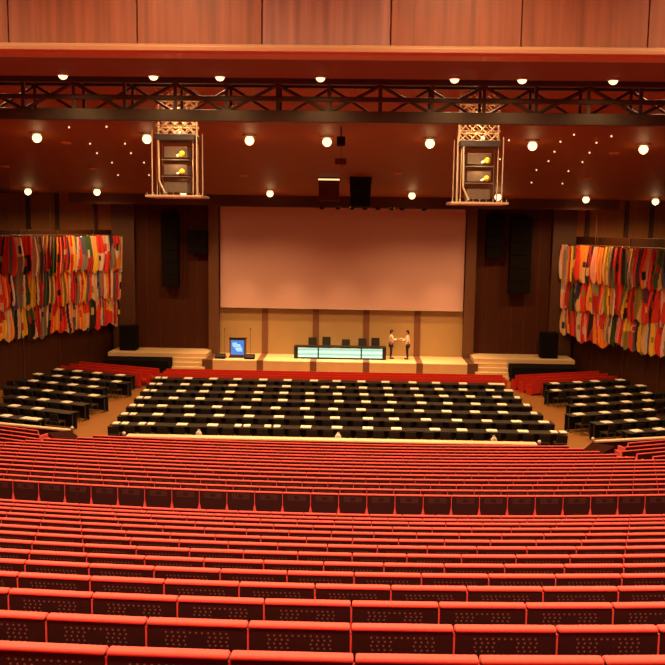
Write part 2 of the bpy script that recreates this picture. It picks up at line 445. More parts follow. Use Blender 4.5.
for s, px in ((-1, 224.5), (1, 250.5)):
    p = atY(px, 329, 51.7)
    t = thing('microphone_stand', 'thin microphone stand on the %s side of the blue-screened lectern' % ('left' if s < 0 else 'right'), 'microphone', (p.x, 51.7, .9), group='microphone stands by the lectern')
    h = p.z-.9
    mb = MB(); mb.tube((0, 0, 0), (0, 0, .03), .16, M['blackmetal'], 14); mb.build('base', t)
    mb = MB(); mb.tube((0, 0, .03), (0, 0, h), .012, M['rackgrey'], 6); mb.build('pole', t)
    mb = MB(); mb.ball((0, 0, h), .035, M['speaker'], 8, 6); mb.tube((0, 0, h), (-s*.0, .14, h-.05), .02, M['speaker'], 8); mb.build('microphone', t)
    q = atY(221 if s < 0 else 249.3, 357, 51.5)
    t = thing('stage_monitor', 'black wedge monitor on the stage floor, %s of the lectern' % ('left' if s < 0 else 'right'), 'speaker', (q.x if s < 0 else q.x+.05, 51.25, .9), group='wedge monitors by the lectern')
    mb = MB(); mb.prism_x([(-.2, 0), (.22, 0), (.22, .26), (.1, .28), (-.2, .08)], -.3, .3, M['speaker']); mb.build('cabinet', t, bevel=.01)
    mb = MB(); mb.prism_x([(-.19, .1), (.08, .285), (.075, .295), (-.195, .11)], -.27, .27, M['black']); mb.build('grille', t)

# ------------------------------------------------------------------ people
def skin_mesh(name, joints, bones, material, parent, root=0, sub=1):
    me = bpy.data.meshes.new(name)
    me.from_pydata([j[0] for j in joints], bones, [])
    o = new_obj(name, me, parent)
    md = o.modifiers.new('skin', 'SKIN'); md.use_smooth_shade = True
    sv = me.skin_vertices[0].data
    for i, j in enumerate(joints):
        r = j[1]; sv[i].radius = r if isinstance(r, tuple) else (r, r)
        sv[i].use_root = (i == root)
    s2 = o.modifiers.new('sub', 'SUBSURF'); s2.levels = sub; s2.render_levels = sub
    me.materials.append(material)
    return o
def person(loc, rz, label, reach_z, shirt, lean=.0):
    # local frame: faces +X, left is +Y
    t = thing('person', label, 'person', loc, rz, 'people talking on stage')
    J = []; B = []
    def j(x, y, z, r): J.append(((x, y, z), r)); return len(J)-1
    def link(*ids):
        for a, b in zip(ids, ids[1:]): B.append((a, b))
    pel = j(0, 0, .95, (.13, .15)); ab = j(.01, 0, 1.1, (.11, .135)); ch = j(.02, 0, 1.3, (.12, .17)); nk = j(.02, 0, 1.47, .055)
    link(pel, ab, ch, nk)
    hd0 = j(.04, 0, 1.54, .07); hd1 = j(.05, 0, 1.63, (.10, .085)); hd2 = j(.03, 0, 1.72, (.075, .07)); link(nk, hd0, hd1, hd2)
    for s in (1, -1):
        hp = j(0, s*.09, .9, .09); kn = j(.03, s*.10, .5, .06); an = j(-.02, s*.10, .1, .042); ft = j(.05, s*.11, .045, .04); to = j(.15, s*.12, .03, .032)
        link(pel, hp, kn, an, ft, to)
        sh = j(.01, s*.19, 1.42, .055); link(ch, sh)
        if s > 0: el = j(.03, s*.25, 1.14, .042); wr = j(.12, s*.24, .90, .03)
        else: el = j(.14, s*.23, 1.17, .042); wr = j(.38, s*.14, reach_z, .03)
        d = Vector(J[wr][0])-Vector(J[el][0]); d.normalize()
        pa = Vector(J[wr][0])+d*.07
        pm = j(*pa, (.018, .038)); link(sh, el, wr, pm)
        side = d.cross(Vector((0, 0, 1))); side.normalize(); upv = side.cross(d)
        for q in range(4):
            base = pa+d*.035+side*(.028-.019*q)
            L = (.034, .040, .038, .028)[q]
            f1 = j(*base, .009); f2 = j(*(base+d*L-upv*.008), .0085); f3 = j(*(base+d*L*1.7-upv*.025), .007); link(pm, f1, f2, f3)
        t1 = j(*(pa-d*.02+side*.045), .011); t2 = j(*(pa+d*.02+side*.06-upv*.01), .009); link(pm, t1, t2)
    body = skin_mesh('body', J, B, M['skin'], t, 0, 2)
    mb = MB()
    for s in (1, -1):
        mb.ball((.135, s*.034, 1.645), .011, M['hair'], 6, 4)
    mb.build('eyes', body)
    mb = MB(); mb.prism_y([(.135, 1.65), (.165, 1.605), (.135, 1.60)], -.012, .012, M['skin']); mb.build('nose', body, bevel=.004)
    mb = MB(); mb.box(.122, .138, -.024, .024, 1.568, 1.578, M['red']); mb.build('mouth', body)
    for s in (1, -1):
        mb = MB(); mb.ball((.04, s*.092, 1.63), .03, M['skin'], 8, 6, .7, .35, 1.1); mb.build('ear', body)
    # clothes
    J = []; B = []
    a = j(0, 0, .93, (.145, .175)); b = j(.01, 0, 1.1, (.132, .16)); c = j(.02, 0, 1.3, (.14, .19)); d = j(.02, 0, 1.43, (.075, .085)); link(a, b, c, d)
    for s in (1, -1):
        sh = j(.01, s*.20, 1.42, .072)
        if s > 0: el = j(.03, s*.25, 1.14, .058); wr = j(.11, s*.24, .93, .042)
        else: el = j(.14, s*.23, 1.17, .058); wr = j(.34, s*.155, reach_z-.005, .042)
        link(c, sh, el, wr)
    skin_mesh('shirt', J, B, shirt, t, 0, 2)
    J = []; B = []
    a = j(0, 0, .93, (.14, .17)); 
    for s in (1, -1):
        hp = j(0, s*.09, .84, .105); kn = j(.03, s*.10, .5, .08); an = j(-.02, s*.10, .09, .065); link(a, hp, kn, an)
    skin_mesh('trousers', J, B, M['trousers'], t, 0, 2)
    mb = MB()
    mb.ball((.015, 0, 1.685), .108, M['hair'], 14, 10, 1.0, .92, .95); 
    mb.ball((-.03, 0, 1.63), .095, M['hair'], 12, 8, .75, .95, 1.1)
    mb.build('hair', t, smooth=True)
    for s in (1, -1):
        mb = MB(); mb.hull8([(-.07, s*.11-.045, 0), (.2, s*.12-.05, 0), (.2, s*.12+.05, 0), (-.07, s*.11+.045, 0)], [(-.06, s*.11-.04, .1), (.17, s*.12-.035, .05), (.17, s*.12+.035, .05), (-.06, s*.11+.04, .1)], M['blackgloss'])
        mb.build('shoe', t, bevel=.012)
    return t
pa = atZ(390.7, 358.6, .9); pb = atZ(407.3, 359.2, .9)
person((pa.x, pa.y, .9), 0, 'person in white shirt and dark trousers beside table, holding out a paper', 1.22, M['shirt'])
person((pb.x, pb.y, .9), PI, 'person in white shirt and dark trousers at right, reaching towards the other', 1.10, M['shirt'])
mb = MB(); mb.hull8([(0, -.1, 0), (.24, -.1, .05), (.24, .1, .05), (0, .1, 0)], [(0, -.1, .006), (.24, -.1, .056), (.24, .1, .056), (0, .1, .006)], M['paper'])
o = mb.build('paper_sheet', loc=(pa.x+.45, pa.y-.13, .9+1.22)); tag(o, 'white paper held out between the two people on stage', 'paper')

# ------------------------------------------------------------------ auditorium seats
HW = W/2
def seat_parts():
    r = {}
    mb = MB()
    w = HW-.009
    prof = [(-w, .828), (-w, .58), (-w+.036, .42), (-w+.036, .12), (w-.036, .12), (w-.036, .42), (w, .58), (w, .828)]
    mb.prism_y(prof, 0, .035, M['panelback'])
    # ventilation dots in two columns joined by a top and a bottom row
    pit = .0355; zt = .785; rp = .025
    for row in range(5):
        cols = [c+(.12 if row % 2 else -.12) for c in range(-5, 6)]
        for c in cols:
            if row in (1, 2, 3) and abs(c) < 1.5: continue
            cx, cz = c*pit, zt-row*rp
            vs = [(cx+.0068*math.cos(PI*i/4), -.0015, cz+.0068*math.sin(PI*i/4)) for i in range(8)]
            mb.add(vs, [tuple(range(8))], M['vent'])
    r['back_panel'] = mb.mesh('back_panel')
    mb = MB(); w = HW-.006
    mb.prism_x([(-.007, .826), (-.010, .839), (0, .850), (.050, .850), (.076, .835), (.17, .45), (.06, .42), (.036, .44), (.036, .826)], -w, w, M['red'])
    r['backrest'] = mb.mesh('backrest', bevel=.010, smooth=False)
    mb = MB(); mb.box(-w+.04, w-.04, .15, .58, .37, .47, M['red']); r['seat_cushion'] = mb.mesh('seat_cushion', bevel=.025)
    mb = MB()
    mb.box(-HW-.028, -HW+.028, 0, .46, 0, .405, M['red'])
    mb.hull8([(-HW-.036, 0, .405), (-HW+.036, 0, .405), (-HW+.036, .033, .405), (-HW-.036, .033, .405)], [(-HW-.006, 0, .57), (-HW+.006, 0, .57), (-HW+.006, .033, .57), (-HW-.006, .033, .57)], M['red'])
    mb.box(-HW-.0055, -HW+.0055, .003, .033, .57, .812, M['red'])
    mb.box(-HW-.03, -HW+.03, .185, .44, .405, .565, M['red'])
    r['armrest'] = mb.mesh('armrest')
    return r
SP = seat_parts()
# which seats the frame shows, row by row
row_seats = {}
for k in sorted(ROWY):
    off = OFF.get(k, .3 if k % 2 else 0.) + .95
    lst = []
    for i in range(-40, 41):
        x = off+HW+i*W
        p, a = row_pos(k, x)
        q0 = proj((x-HW, p.y, p.z+.85)); q1 = proj((x+HW, p.y, p.z+.85))
        if k >= 25:
            lim = {25:(2, 640), 26:(20, 628), 27:(42, 608), 28:(64, 590), 29:(88, 572)}[k]
            if q0[0] < lim[0] or q1[0] > lim[1]: continue
        vis = min(q1[0], 665)-max(q0[0], 0)
        if vis > 1.0: lst.append((x, True))
        elif vis > -40 and k >= 17: lst.append((x, False))
    row_seats[k] = lst
proto = None; placed = 0; rest = []
rows_sorted = sorted(row_seats)
for ri, k in enumerate(rows_sorted):
    vis = [x for x, v in row_seats[k] if v]
    if placed+len(vis) > 300:
        rest.append(k); continue
    for ci, x in enumerate(vis):
        p, a = row_pos(k, x)
        if proto is None:
            proto = thing('auditorium_seat', '', 'seat')
            for nm, me in SP.items(): new_obj(nm, me, proto)
            t = proto
        else: t = copy_thing(proto)
        t.location = p; t.rotation_euler = (0, 0, a)
        n = len(vis)
        if ci < n/2: ps = '%s from left edge of photo' % nth(ci+1)
        else: ps = '%s from right edge of photo' % nth(n-ci)
        if k == 16: t['label'] = 'red-topped seat in the row showing its whole dark back, %s' % ps
        elif k > 16: t['label'] = 'red-topped seat, %s row beyond the fully visible dark backs, %s' % (nth(k-16), ps)
        else: t['label'] = 'red-topped dark-backed seat, %s row up from bottom edge, %s' % (nth(ri+1), ps)
        t['category'] = 'seat'; t['group'] = 'red auditorium seats in long curved rows'
        placed += 1
# the smaller, further seats: one mass
seat_src = []
for nm, me in SP.items():
    vs = [v.co.copy() for v in me.vertices]
    seat_src.append((nm, vs, [(tuple(p.vertices), me.materials[p.material_index]) for p in me.polygons]))
def lo_seat():
    mb = MB(); w = HW-.006
    mb.prism_y([(-w, .828), (-w, .58), (-w+.036, .42), (-w+.036, .12), (w-.036, .12), (w-.036, .42), (w, .58), (w, .828)], 0, .035, M['panelback'])
    mb.prism_x([(-.007, .826), (-.010, .839), (0, .850), (.050, .850), (.076, .835), (.17, .45), (.06, .42), (.036, .44), (.036, .826)], -w+.003, w-.003, M['red'])
    mb.box(-w+.04, w-.04, .15, .58, .37, .47, M['red'])
    mb.hull8([(-HW-.028, 0, 0), (-HW+.028, 0, 0), (-HW+.028, .5, 0), (-HW-.028, .5, 0)], [(-HW-.028, 0, .405), (-HW+.028, 0, .405), (-HW+.03, .5, .405), (-HW-.03, .5, .405)], M['red'])
    mb.hull8([(-HW-.028, 0, .405), (-HW+.028, 0, .405), (-HW+.028, .033, .405), (-HW-.028, .033, .405)], [(-HW-.005, 0, .57), (-HW+.005, 0, .57), (-HW+.005, .033, .57), (-HW-.005, .033, .57)], M['red'])
    mb.box(-HW-.005, -HW+.005, .003, .033, .57, .81, M['red'])
    mb.box(-HW-.03, -HW+.03, .185, .44, .405, .565, M['red'])
    return mb
LO = lo_seat()
REST = MB()
M['deepred'] = mat('deep_red_upholstery', (.50, .030, .020), .85, var=.12, scale=30, spec=.1)
RED_ALL = {M['panelback']: M['deepred'], M['red']: M['deepred']}
def put_lo(p, a, allred=False):
    c, s = math.cos(a), math.sin(a)
    b = len(REST.v)
    REST.v += [(p[0]+c*x-s*y, p[1]+s*x+c*y, p[2]+z) for x, y, z in LO.v]
    for f, mi in zip(LO.f, LO.mi):
        REST.f.append(tuple(b+i for i in f)); REST.mi.append(REST.slot(RED_ALL.get(LO.mats[mi], LO.mats[mi]) if allred else LO.mats[mi]))
for k in rows_sorted:                  # the rows run on past both picture edges
    if k in rest: continue
    xs_ = [x for x, v in row_seats[k] if v]
    lo_x, hi_x = min(xs_), max(xs_)
    for q in range(1, 24):
        for x in (lo_x-W*q, hi_x+W*q):
            if abs(x-.55) < 11.2:
                p, a = row_pos(k, x); put_lo(p, a)
for k in rest:
    for x, v in row_seats[k]:
        p, a = row_pos(k, x); put_lo(p, a)
# side blocks of seats beyond the aisles, turned towards the stage
side_floor = []
for s in (-1, 1):
    TH = math.radians(21)
    O = Vector((-9.75, 28.75)) if s < 0 else Vector((10.0, 29.0))
    u = Vector((s*math.cos(TH), math.sin(TH))); nn = Vector((-s*math.sin(TH), math.cos(TH)))
    for m_ in range(-2, 4):
        st = O-nn*(.78*m_)+u*({-2: 1.5, -1: .75}.get(m_, 0.))
        top = (1.52 if s < 0 else 1.45)+(.11 if m_ > 0 else .10)*m_
        e0 = len(REST.v)
        REST.box(-.07, -.01, 0, .52, 0, .64, M['red'])
        aa = math.atan2(u.y, u.x) if s > 0 else math.atan2(-u.y, -u.x)
        for vi in range(e0, len(REST.v)):
            x, y, z = REST.v[vi]; x = x if s > 0 else -x
            REST.v[vi] = (st.x+math.cos(aa)*x-math.sin(aa)*y, st.y+math.sin(aa)*x+math.cos(aa)*y, top-.85+z)
        for i in range(9 if m_ < 2 else 6):
            q = st+u*(W*(i+.5))
            put_lo((q.x, q.y, top-.85), s*TH)
        side_floor.append((s, st, u, nn, top-.85))
# two rows of red seats left in front of the stage, and the angled ones at both sides
for Y in (45.98, 46.72, 47.46):
    n = 31
    for i in range(n):
        put_lo((-9.25+i*W, Y, 0), 0, True)
for s in (-1, 1):
    T2 = math.radians(20.5)
    u = Vector((s*math.cos(T2), math.sin(T2))); nn = Vector((-s*math.sin(T2), math.cos(T2)))
    for m_ in range(3):
        st = Vector((s*(10.55 if s < 0 else 10.35), 45.95 if s < 0 else 46.0))+nn*(.82*m_)
        for i in range(9):
            q = st+u*(W*(i+.5)); put_lo((q.x, q.y, 0), s*T2, True)
o = REST.build('auditorium_seat_mass')
tag(o, 'further red auditorium seats beyond the nearer rows, around the desks and by the stage', 'seat', 'red auditorium seats in long curved rows', 'stuff')
# stepped platforms under the side blocks
for s in (-1, 1):
    mb = MB()
    for (ss, st, u, nn, z) in side_floor:
        if ss != s: continue
        a = st-u*.05-nn*.15; b = st+u*6.2-nn*.15; c = b+nn*.80; d = a+nn*.80
        pts = [(q.x, q.y) for q in (a, b, c, d)]
        mb.hull8([(x, y, z-1.1) for x, y in pts], [(x, y, z) for x, y in pts], M['carpet'])
    struct(mb.build('floor_side_'+('left' if s < 0 else 'right')))

# ------------------------------------------------------------------ balustrades and parapets
t = thing('balustrade', 'low cream-topped balustrade between centre desks and red seats', 'balustrade', (0, 31.5, 0))
mb = MB(); mb.box(-7.45, 7.6, -.06, .06, 0, .98, M['panelback']); mb.build('panel', t, bevel=.01)
mb = MB(); mb.box(-7.5, 7.65, -.22, .18, .98, 1.05, M['creamrail']); mb.build('rail_cap', t, bevel=.02)
for x in (-7.62, 7.75):
    mb = MB(); mb.tube((x, 0, 0), (x, 0, 1.05), .05, M['chrome']); mb.ball((x, 0, 1.10), .065, M['shade_white']); mb.build('end_post', t)
for s in (-1, 1):
    nm = 'left' if s < 0 else 'right'
    p0 = Vector((-9.95, 32.35)) if s < 0 else Vector((10.02, 32.3))
    p1 = Vector((-14.0, 33.5)) if s < 0 else Vector((14.0, 33.4))
    L = (p1-p0).length; ang = math.atan2((p1-p0).y, (p1-p0).x)
    t = thing('side_balustrade', 'cream-topped balustrade between the %s desks and the %s side seats' % (nm, nm), 'balustrade', (p0.x, p0.y, 0), ang, 'angled side balustrades')
    mb = MB(); mb.box(0, L, -.05, .05, 0, .93, M['panelback']); mb.build('panel', t, bevel=.01)
    mb = MB(); mb.box(-.05, L, -.1, .1, .93, 1.0, M['creamrail']); mb.build('rail_cap', t, bevel=.015)
    mb = MB(); mb.tube((-.12, 0, 0), (-.12, 0, 1.02), .045, M['chrome']); mb.ball((-.12, 0, 1.07), .06, M['shade_white']); mb.build('end_post', t)
    # dark stepped parapet beside the aisle
    q = [(60, 445, 1.15), (48, 432.5, 1.25), (70, 430, 1.1), (82, 439, 1.0)] if s < 0 else [(597, 457, 1.15), (615, 446, 1.25), (592, 442, 1.1), (580, 452, 1.0)]
    P = [atZ(*c) for c in q]
    mb = MB()
    ins = [(v.x, v.y) for v in P]
    mb.hull8([(x, y, 0) for x, y in ins], [(v.x, v.y, v.z) for v in P], M['parapet'])
    o = mb.build('wall_parapet_'+nm, bevel=.02); struct(o)

# ------------------------------------------------------------------ desks, chairs, papers
def desk_meshes(L):
    r = {}
    mb = MB(); mb.box(-L/2+.001, L/2-.001, -.3, .3, .715, .75, M['blackgloss']); r['tabletop'] = mb.mesh('tabletop', bevel=.008)
    mb = MB(); mb.box(-L/2+.005, L/2-.005, .2, .225, .04, .715, M['black']); r['front_panel'] = mb.mesh('front_panel')
    for i, s in enumerate((-1, 1)):
        mb = MB(); mb.box(s*(L/2-.07)-.02, s*(L/2-.07)+.02, -.25, .27, 0, .03, M['blackmetal']); mb.box(s*(L/2-.07)-.02, s*(L/2-.07)+.02, -.03, .03, .03, .715, M['blackmetal'])
        r[('leg', i)] = mb.mesh('leg')
    return r
DM = {}
def desk(x, y, rz, L, label, group):
    key = round(L, 3)
    if key not in DM: DM[key] = desk_meshes(L)
    t = thing('desk', label, 'desk', (x, y, 0), rz, group)
    for nm, me in DM[key].items(): new_obj(nm if isinstance(nm, str) else nm[0], me, t)
def chair_mesh():
    mb = MB()
    mb.box(-.23, .23, -.02, .42, .43, .49, M['black'])
    mb.hull8([(-.22, -.05, .52), (.22, -.05, .52), (.22, -.01, .52), (-.22, -.01, .52)], [(-.21, -.13, .84), (.21, -.13, .84), (.21, -.09, .84), (-.21, -.09, .84)], M['black'])
    me_b = 1
    for s in (-1, 1):
        mb.tube((s*.21, -.04, 0), (s*.21, -.02, .45), .012, M['chrome'], 6); mb.tube((s*.21, -.02, .45), (s*.2, -.09, .8), .012, M['chrome'], 6)
        mb.tube((s*.21, .40, 0), (s*.21, .38, .45), .012, M['chrome'], 6)
    return mb.mesh('conference_chair', bevel=.004, seg=1)
CHM = chair_mesh(); nch = 0
def chair(x, y, rz, label, group):
    global nch
    o = new_obj('conference_chair', CHM, loc=(x, y, 0)); o.rotation_euler = (0, 0, rz)
    tag(o, label, 'chair', group); nch += 1
mb = MB(); mb.box(-.21, .21, -.19, .19, 0, .03, M['paper']); PAPER = mb.mesh('paper_sheet')
def paper(x, y, rz, label, group, sx=1.):
    o = new_obj('paper_sheet', PAPER, loc=(x, y, .751)); o.rotation_euler = (0, 0, rz); o.scale = (sx, 1, 1)
    tag(o, label, 'paper', group)
CROW = {1:[111,120,142,151,182,212.6,238,247,267.7,277,306,337,367.8,396.4,435,462,492,523,554,565],
        2:[118.5,130,157.7,189.5,219,249,279,309,335,368,394,426,457,487,516.5,544,556],
        3:[122.8,131,162,189,217,246,275.6,305,333,361,389,419,446.7,475,503,534,543],
        4:[136,144,173.4,200,228,256.4,282.8,310,339,366,392,421.7,448,475.8,502,530,539],
        5:[143,152,181,204,230,258.5,283.8,309.8,337.4,364,389,418.8,443.8,470.5,497,522,532],
        6:[149,158,185,207.5,233,261.6,286.4,325,341,363,387.5,414.4,439,463,490,517],
        7:[154.6,164,188.3,213.5,237.6,263.3,287.6,314,336.7,361.3,385.6,412.5,436,463,492.6,516.7]}
for r in range(1, 8):
    Y = 34.53+1.765*(r-1); dx = .24-.118*(r-1)
    for i in range(8):
        desk(dx-9.2+2.3*(i+.5), Y, 0, 2.3, 'black desk, %s from left in %s centre desk row from near rail' % (nth(i+1), nth(r)), 'black desks of the centre block')
    for i in range(28):
        ps = '%s from left end' % nth(i+1) if i < 14 else '%s from right end' % nth(28-i)
        chair(dx-9.2+18.4*(i+.5)/28+random.uniform(-.03, .03), Y-.75+random.uniform(-.05, .03), random.uniform(-.08, .08),
              'black chair at %s centre desk row from near rail, %s' % (nth(r), ps), 'black chairs of the centre block')
    n = len(CROW[r])
    last = -99; spots = []
    for i, px in enumerate(CROW[r]):
        x = (px-358)/872*Y*1.0
        lo, hi = -11, 11                 # find the place on the desk row under that pixel column
        for _ in range(40):
            mid = (lo+hi)/2
            if proj((mid, Y, .75))[0] < px: lo = mid
            else: hi = mid
        x = max(dx-9.0, min(dx+9.0, lo))
        if x < last+.36: x = last+.36
        if x > dx+9.12: continue
        last = x
        wide = 1.0
        if i and px-CROW[r][i-1] < 12 or i+1 < n and CROW[r][i+1]-px < 12: wide = .62
        spots.append((x, wide))
    n = len(spots)
    for i, (x, wide) in enumerate(spots):
        ps = '%s from left end' % nth(i+1) if i < n/2 else '%s from right end' % nth(n-i)
        paper(x, Y+.02, random.uniform(-.04, .04), 'white paper on %s centre desk row from near rail, %s' % (nth(r), ps), 'white papers on the centre desks', wide)
SIDE = {-1:[((-11.95,34.85),[(-12.21,35.06),(-12.62,35.2),(-13.68,35.51),(-15.0,35.95)]),
            ((-11.1,36.35),[(-12.9,37.0),(-14.12,37.46),(-15.3,37.85)]),
            ((-11.1,38.1),[(-12.09,38.53),(-13.33,38.99),(-14.44,39.39),(-15.69,39.87)]),
            ((-10.75,39.9),[(-11.35,40.17),(-12.66,40.71),(-13.87,41.18),(-15.2,41.71),(-16.31,41.98)]),
            ((-11.4,42.05),[(-12.05,42.32),(-13.21,42.75),(-14.41,43.12),(-15.56,43.52),(-16.7,44.02)]),
            ((-10.6,43.55),[(-11.28,43.87),(-12.56,44.37),(-13.7,44.73),(-14.83,45.1),(-16.0,45.6)]),
            ((-10.9,45.45),[(-11.6,45.8),(-13.0,46.33),(-14.23,46.78),(-15.4,47.2)])],
        1:[((11.9,34.85),[(12.41,35.05),(13.48,35.4),(14.7,35.8)]),
           ((11.0,36.3),[(11.64,36.51),(12.78,36.89),(13.88,37.28),(15.0,37.7)]),
           ((10.3,37.85),[(10.84,38.04),(12.14,38.47),(13.21,38.88),(14.31,39.31),(15.5,39.7)]),
           ((10.85,39.95),[(11.44,40.13),(12.59,40.59),(13.83,41.05),(14.97,41.52)]),
           ((11.4,41.9),[(12.08,42.15),(13.18,42.57),(14.42,43.07),(15.52,43.44)]),
           ((10.6,43.5),[(11.1,43.65),(12.37,44.19),(13.52,44.65),(14.7,45.05),(15.89,45.52)]),
           ((10.95,45.5),[(11.47,45.71),(12.76,46.29),(13.82,46.55),(15.3,47.22)])]}
TS = math.radians(20.3)
for s in (-1, 1):
    nm = 'left' if s < 0 else 'right'
    u = Vector((s*math.cos(TS), math.sin(TS))); nn = Vector((-s*math.sin(TS), math.cos(TS))); rz = s*TS
    for r, (st, papers) in enumerate(SIDE[s], 1):
        st = Vector(st)
        maxl = 2.35 if r < 0 else {1:4.6, 2:4.6, 3:4.6, 4:6.0, 5:5.6, 6:6.0, 7:5.2}[r]
        nd = 3 if maxl > 5 else 2
        L = maxl/nd
        for i in range(nd):
            q = st+u*(L*(i+.5))
            desk(q.x, q.y, rz, L, 'black desk, %s from aisle in %s %s-block desk row from near rail' % (nth(i+1), nth(r), nm), 'black desks of the side blocks')
        nc = int(maxl/.68)
        for i in range(nc):
            q = st+u*(.68*(i+.5))-nn*(.77+random.uniform(-.03, .05))
            chair(q.x, q.y, rz+random.uniform(-.08, .08), 'black chair at %s %s-block desk row from near rail, %s from aisle' % (nth(r), nm, nth(i+1)), 'black chairs of the side blocks')
        for i, p in enumerate(papers):
            d = (Vector(p)-st).dot(u)
            q = st+u*d
            if d > maxl-.1: continue
            paper(q.x, q.y, rz+random.uniform(-.05, .05), 'white paper on %s %s-block desk row from near rail, %s from aisle' % (nth(r), nm, nth(i+1)), 'white papers on the side desks')
for px, w in ((199.5, 'left'), (338.5, 'middle'), (489.5, 'right')):
    p = atZ(px, 431.5, .72)
    t = thing('cloth_bag', 'small white bag hung on a near-row chair back, %s one of three' % w, 'bag', (p.x, 33.42, .52), group='white bags on chair backs')
    mb = MB(); mb.ball((0, 0, .12), .13, M['shade_white'], 10, 8, 1, .5, 1.1); mb.build('body', t, smooth=True)
    mb = MB(); mb.tube((-.05, .0, .22), (-.02, .06, .31), .014, M['shade_white'], 6); mb.tube((.05, .0, .22), (.02, .06, .31), .014, M['shade_white'], 6); mb.build('handle', t)

# ------------------------------------------------------------------ flags along both side walls
PAL = {'red':(.72,.04,.03),'crimson':(.42,.02,.025),'white':(.70,.54,.46),'cream':(.72,.44,.20),'orange':(.88,.30,.04),'yellow':(.82,.50,.05),
       'green':(.05,.11,.035),'blue':(.10,.11,.20),'navy':(.03,.03,.09),'grey':(.26,.21,.18),'black':(.02,.016,.014),'pink':(.85,.36,.28),'olive':(.30,.24,.05),'purple':(.14,.04,.09)}
FM = {k: mat('flag_'+k, v, .8, var=.06, scale=6) for k, v in PAL.items()}
LEFT = [ # from the frame edge towards the stage
 ['crimson black','red','white grey','red black','red white','blue grey','cream crimson','grey green','pink orange','purple black','yellow orange','red blue','blue grey','green crimson','cream yellow','red white','white red','navy grey','red white orange','white cream'],
 ['orange white','white red','blue grey','green grey','orange yellow','crimson black','green grey','cream white','red crimson','orange yellow','red orange','grey crimson','yellow cream','red orange','cream orange','grey white','orange red','white yellow','crimson red','white pink'],
 ['crimson yellow','orange cream','white blue','green yellow','green black','white crimson','cream grey','red white','red orange','crimson red','pink white','cream orange','red orange','red cream','green black','white red','red crimson white','yellow red','crimson cream','white pink']]
RIGHT = [ # from the stage towards the frame edge
 ['white pink','grey cream red','yellow green','red orange','orange cream','black crimson','pink red','orange crimson','cream yellow','grey green','crimson red','green blue yellow','grey white orange','red blue','red orange','red crimson','green cream','blue navy red'],
 ['white pink','crimson grey','green black grey','navy cream','red crimson','orange white','grey crimson','red orange','olive yellow','cream white','red crimson','green yellow black','red crimson','olive cream','purple red','red black','red crimson','pink red'],
 ['cream white','orange crimson','red crimson','white red','red pink','black crimson','orange red','red orange','cream grey','green black','pink red','yellow olive','red crescent','black yellow','cream white','yellow cream','red pink','white grey']]
rnd = random.Random(3)
def flag_mesh(w, h, cols):
    nx, nz = 16, 14
    mb = MB(); vs = []
    ph = rnd.uniform(0, 6); amp = rnd.uniform(.035, .065); nf = rnd.choice((2, 2.5, 3)); skew = rnd.uniform(-.28, .28)
    for j in range(nz+1):
        t = j/nz
        ww = w*(.66+.34*min(1, t*1.7)**.9)
        if t > .8: ww *= 1-.16*((t-.8)/.2)**1.5
        for i in range(nx+1):
            s = i/nx-.5
            x = s*ww+.04*math.sin(t*4+ph)
            z = -h*(t-.10*t*t*min(1, abs(s-skew)*2.2))
            y = amp*math.sin(ph+s*2*PI*nf+t*1.1)*(.4+.6*t)
            vs.append((x, y, z))
    fs = {}
    kind = rnd.random(); slant = rnd.uniform(-.45, .45); n = len(cols)
    extra = rnd.choice(('cream', 'crimson', 'black', 'yellow', 'navy', 'white', 'red', 'olive'))
    if kind < .68 and rnd.random() < .7: cols = cols+[rnd.choice(('black', 'crimson', 'red', 'olive', 'blue', 'white'))]+cols[:1]; n = len(cols)
    cu, cv = rnd.uniform(.25, .75), rnd.uniform(.3, .7)
    for j in range(nz):
        for i in range(nx):
            u = (i+.5)/nx; v = (j+.5)/nz
            if kind < .68: q = u+slant*(v-.5)
            elif kind < .85: q = v+.5*slant*(u-.5)
            else: q = .5*(u+v)+.3*slant*(u-v)
            c = cols[max(0, min(n-1, int(q*n)))]
            if abs(u-cu) < .13 and abs(v-cv) < .09: c = extra
            fs.setdefault(c, []).append((j*(nx+1)+i, j*(nx+1)+i+1, (j+1)*(nx+1)+i+1, (j+1)*(nx+1)+i))
    b = len(mb.v); mb.v += vs
    for c, l in fs.items():
        k = mb.slot(FM[c])
        for f in l: mb.f.append(tuple(b+q for q in f)); mb.mi.append(k)
    return mb
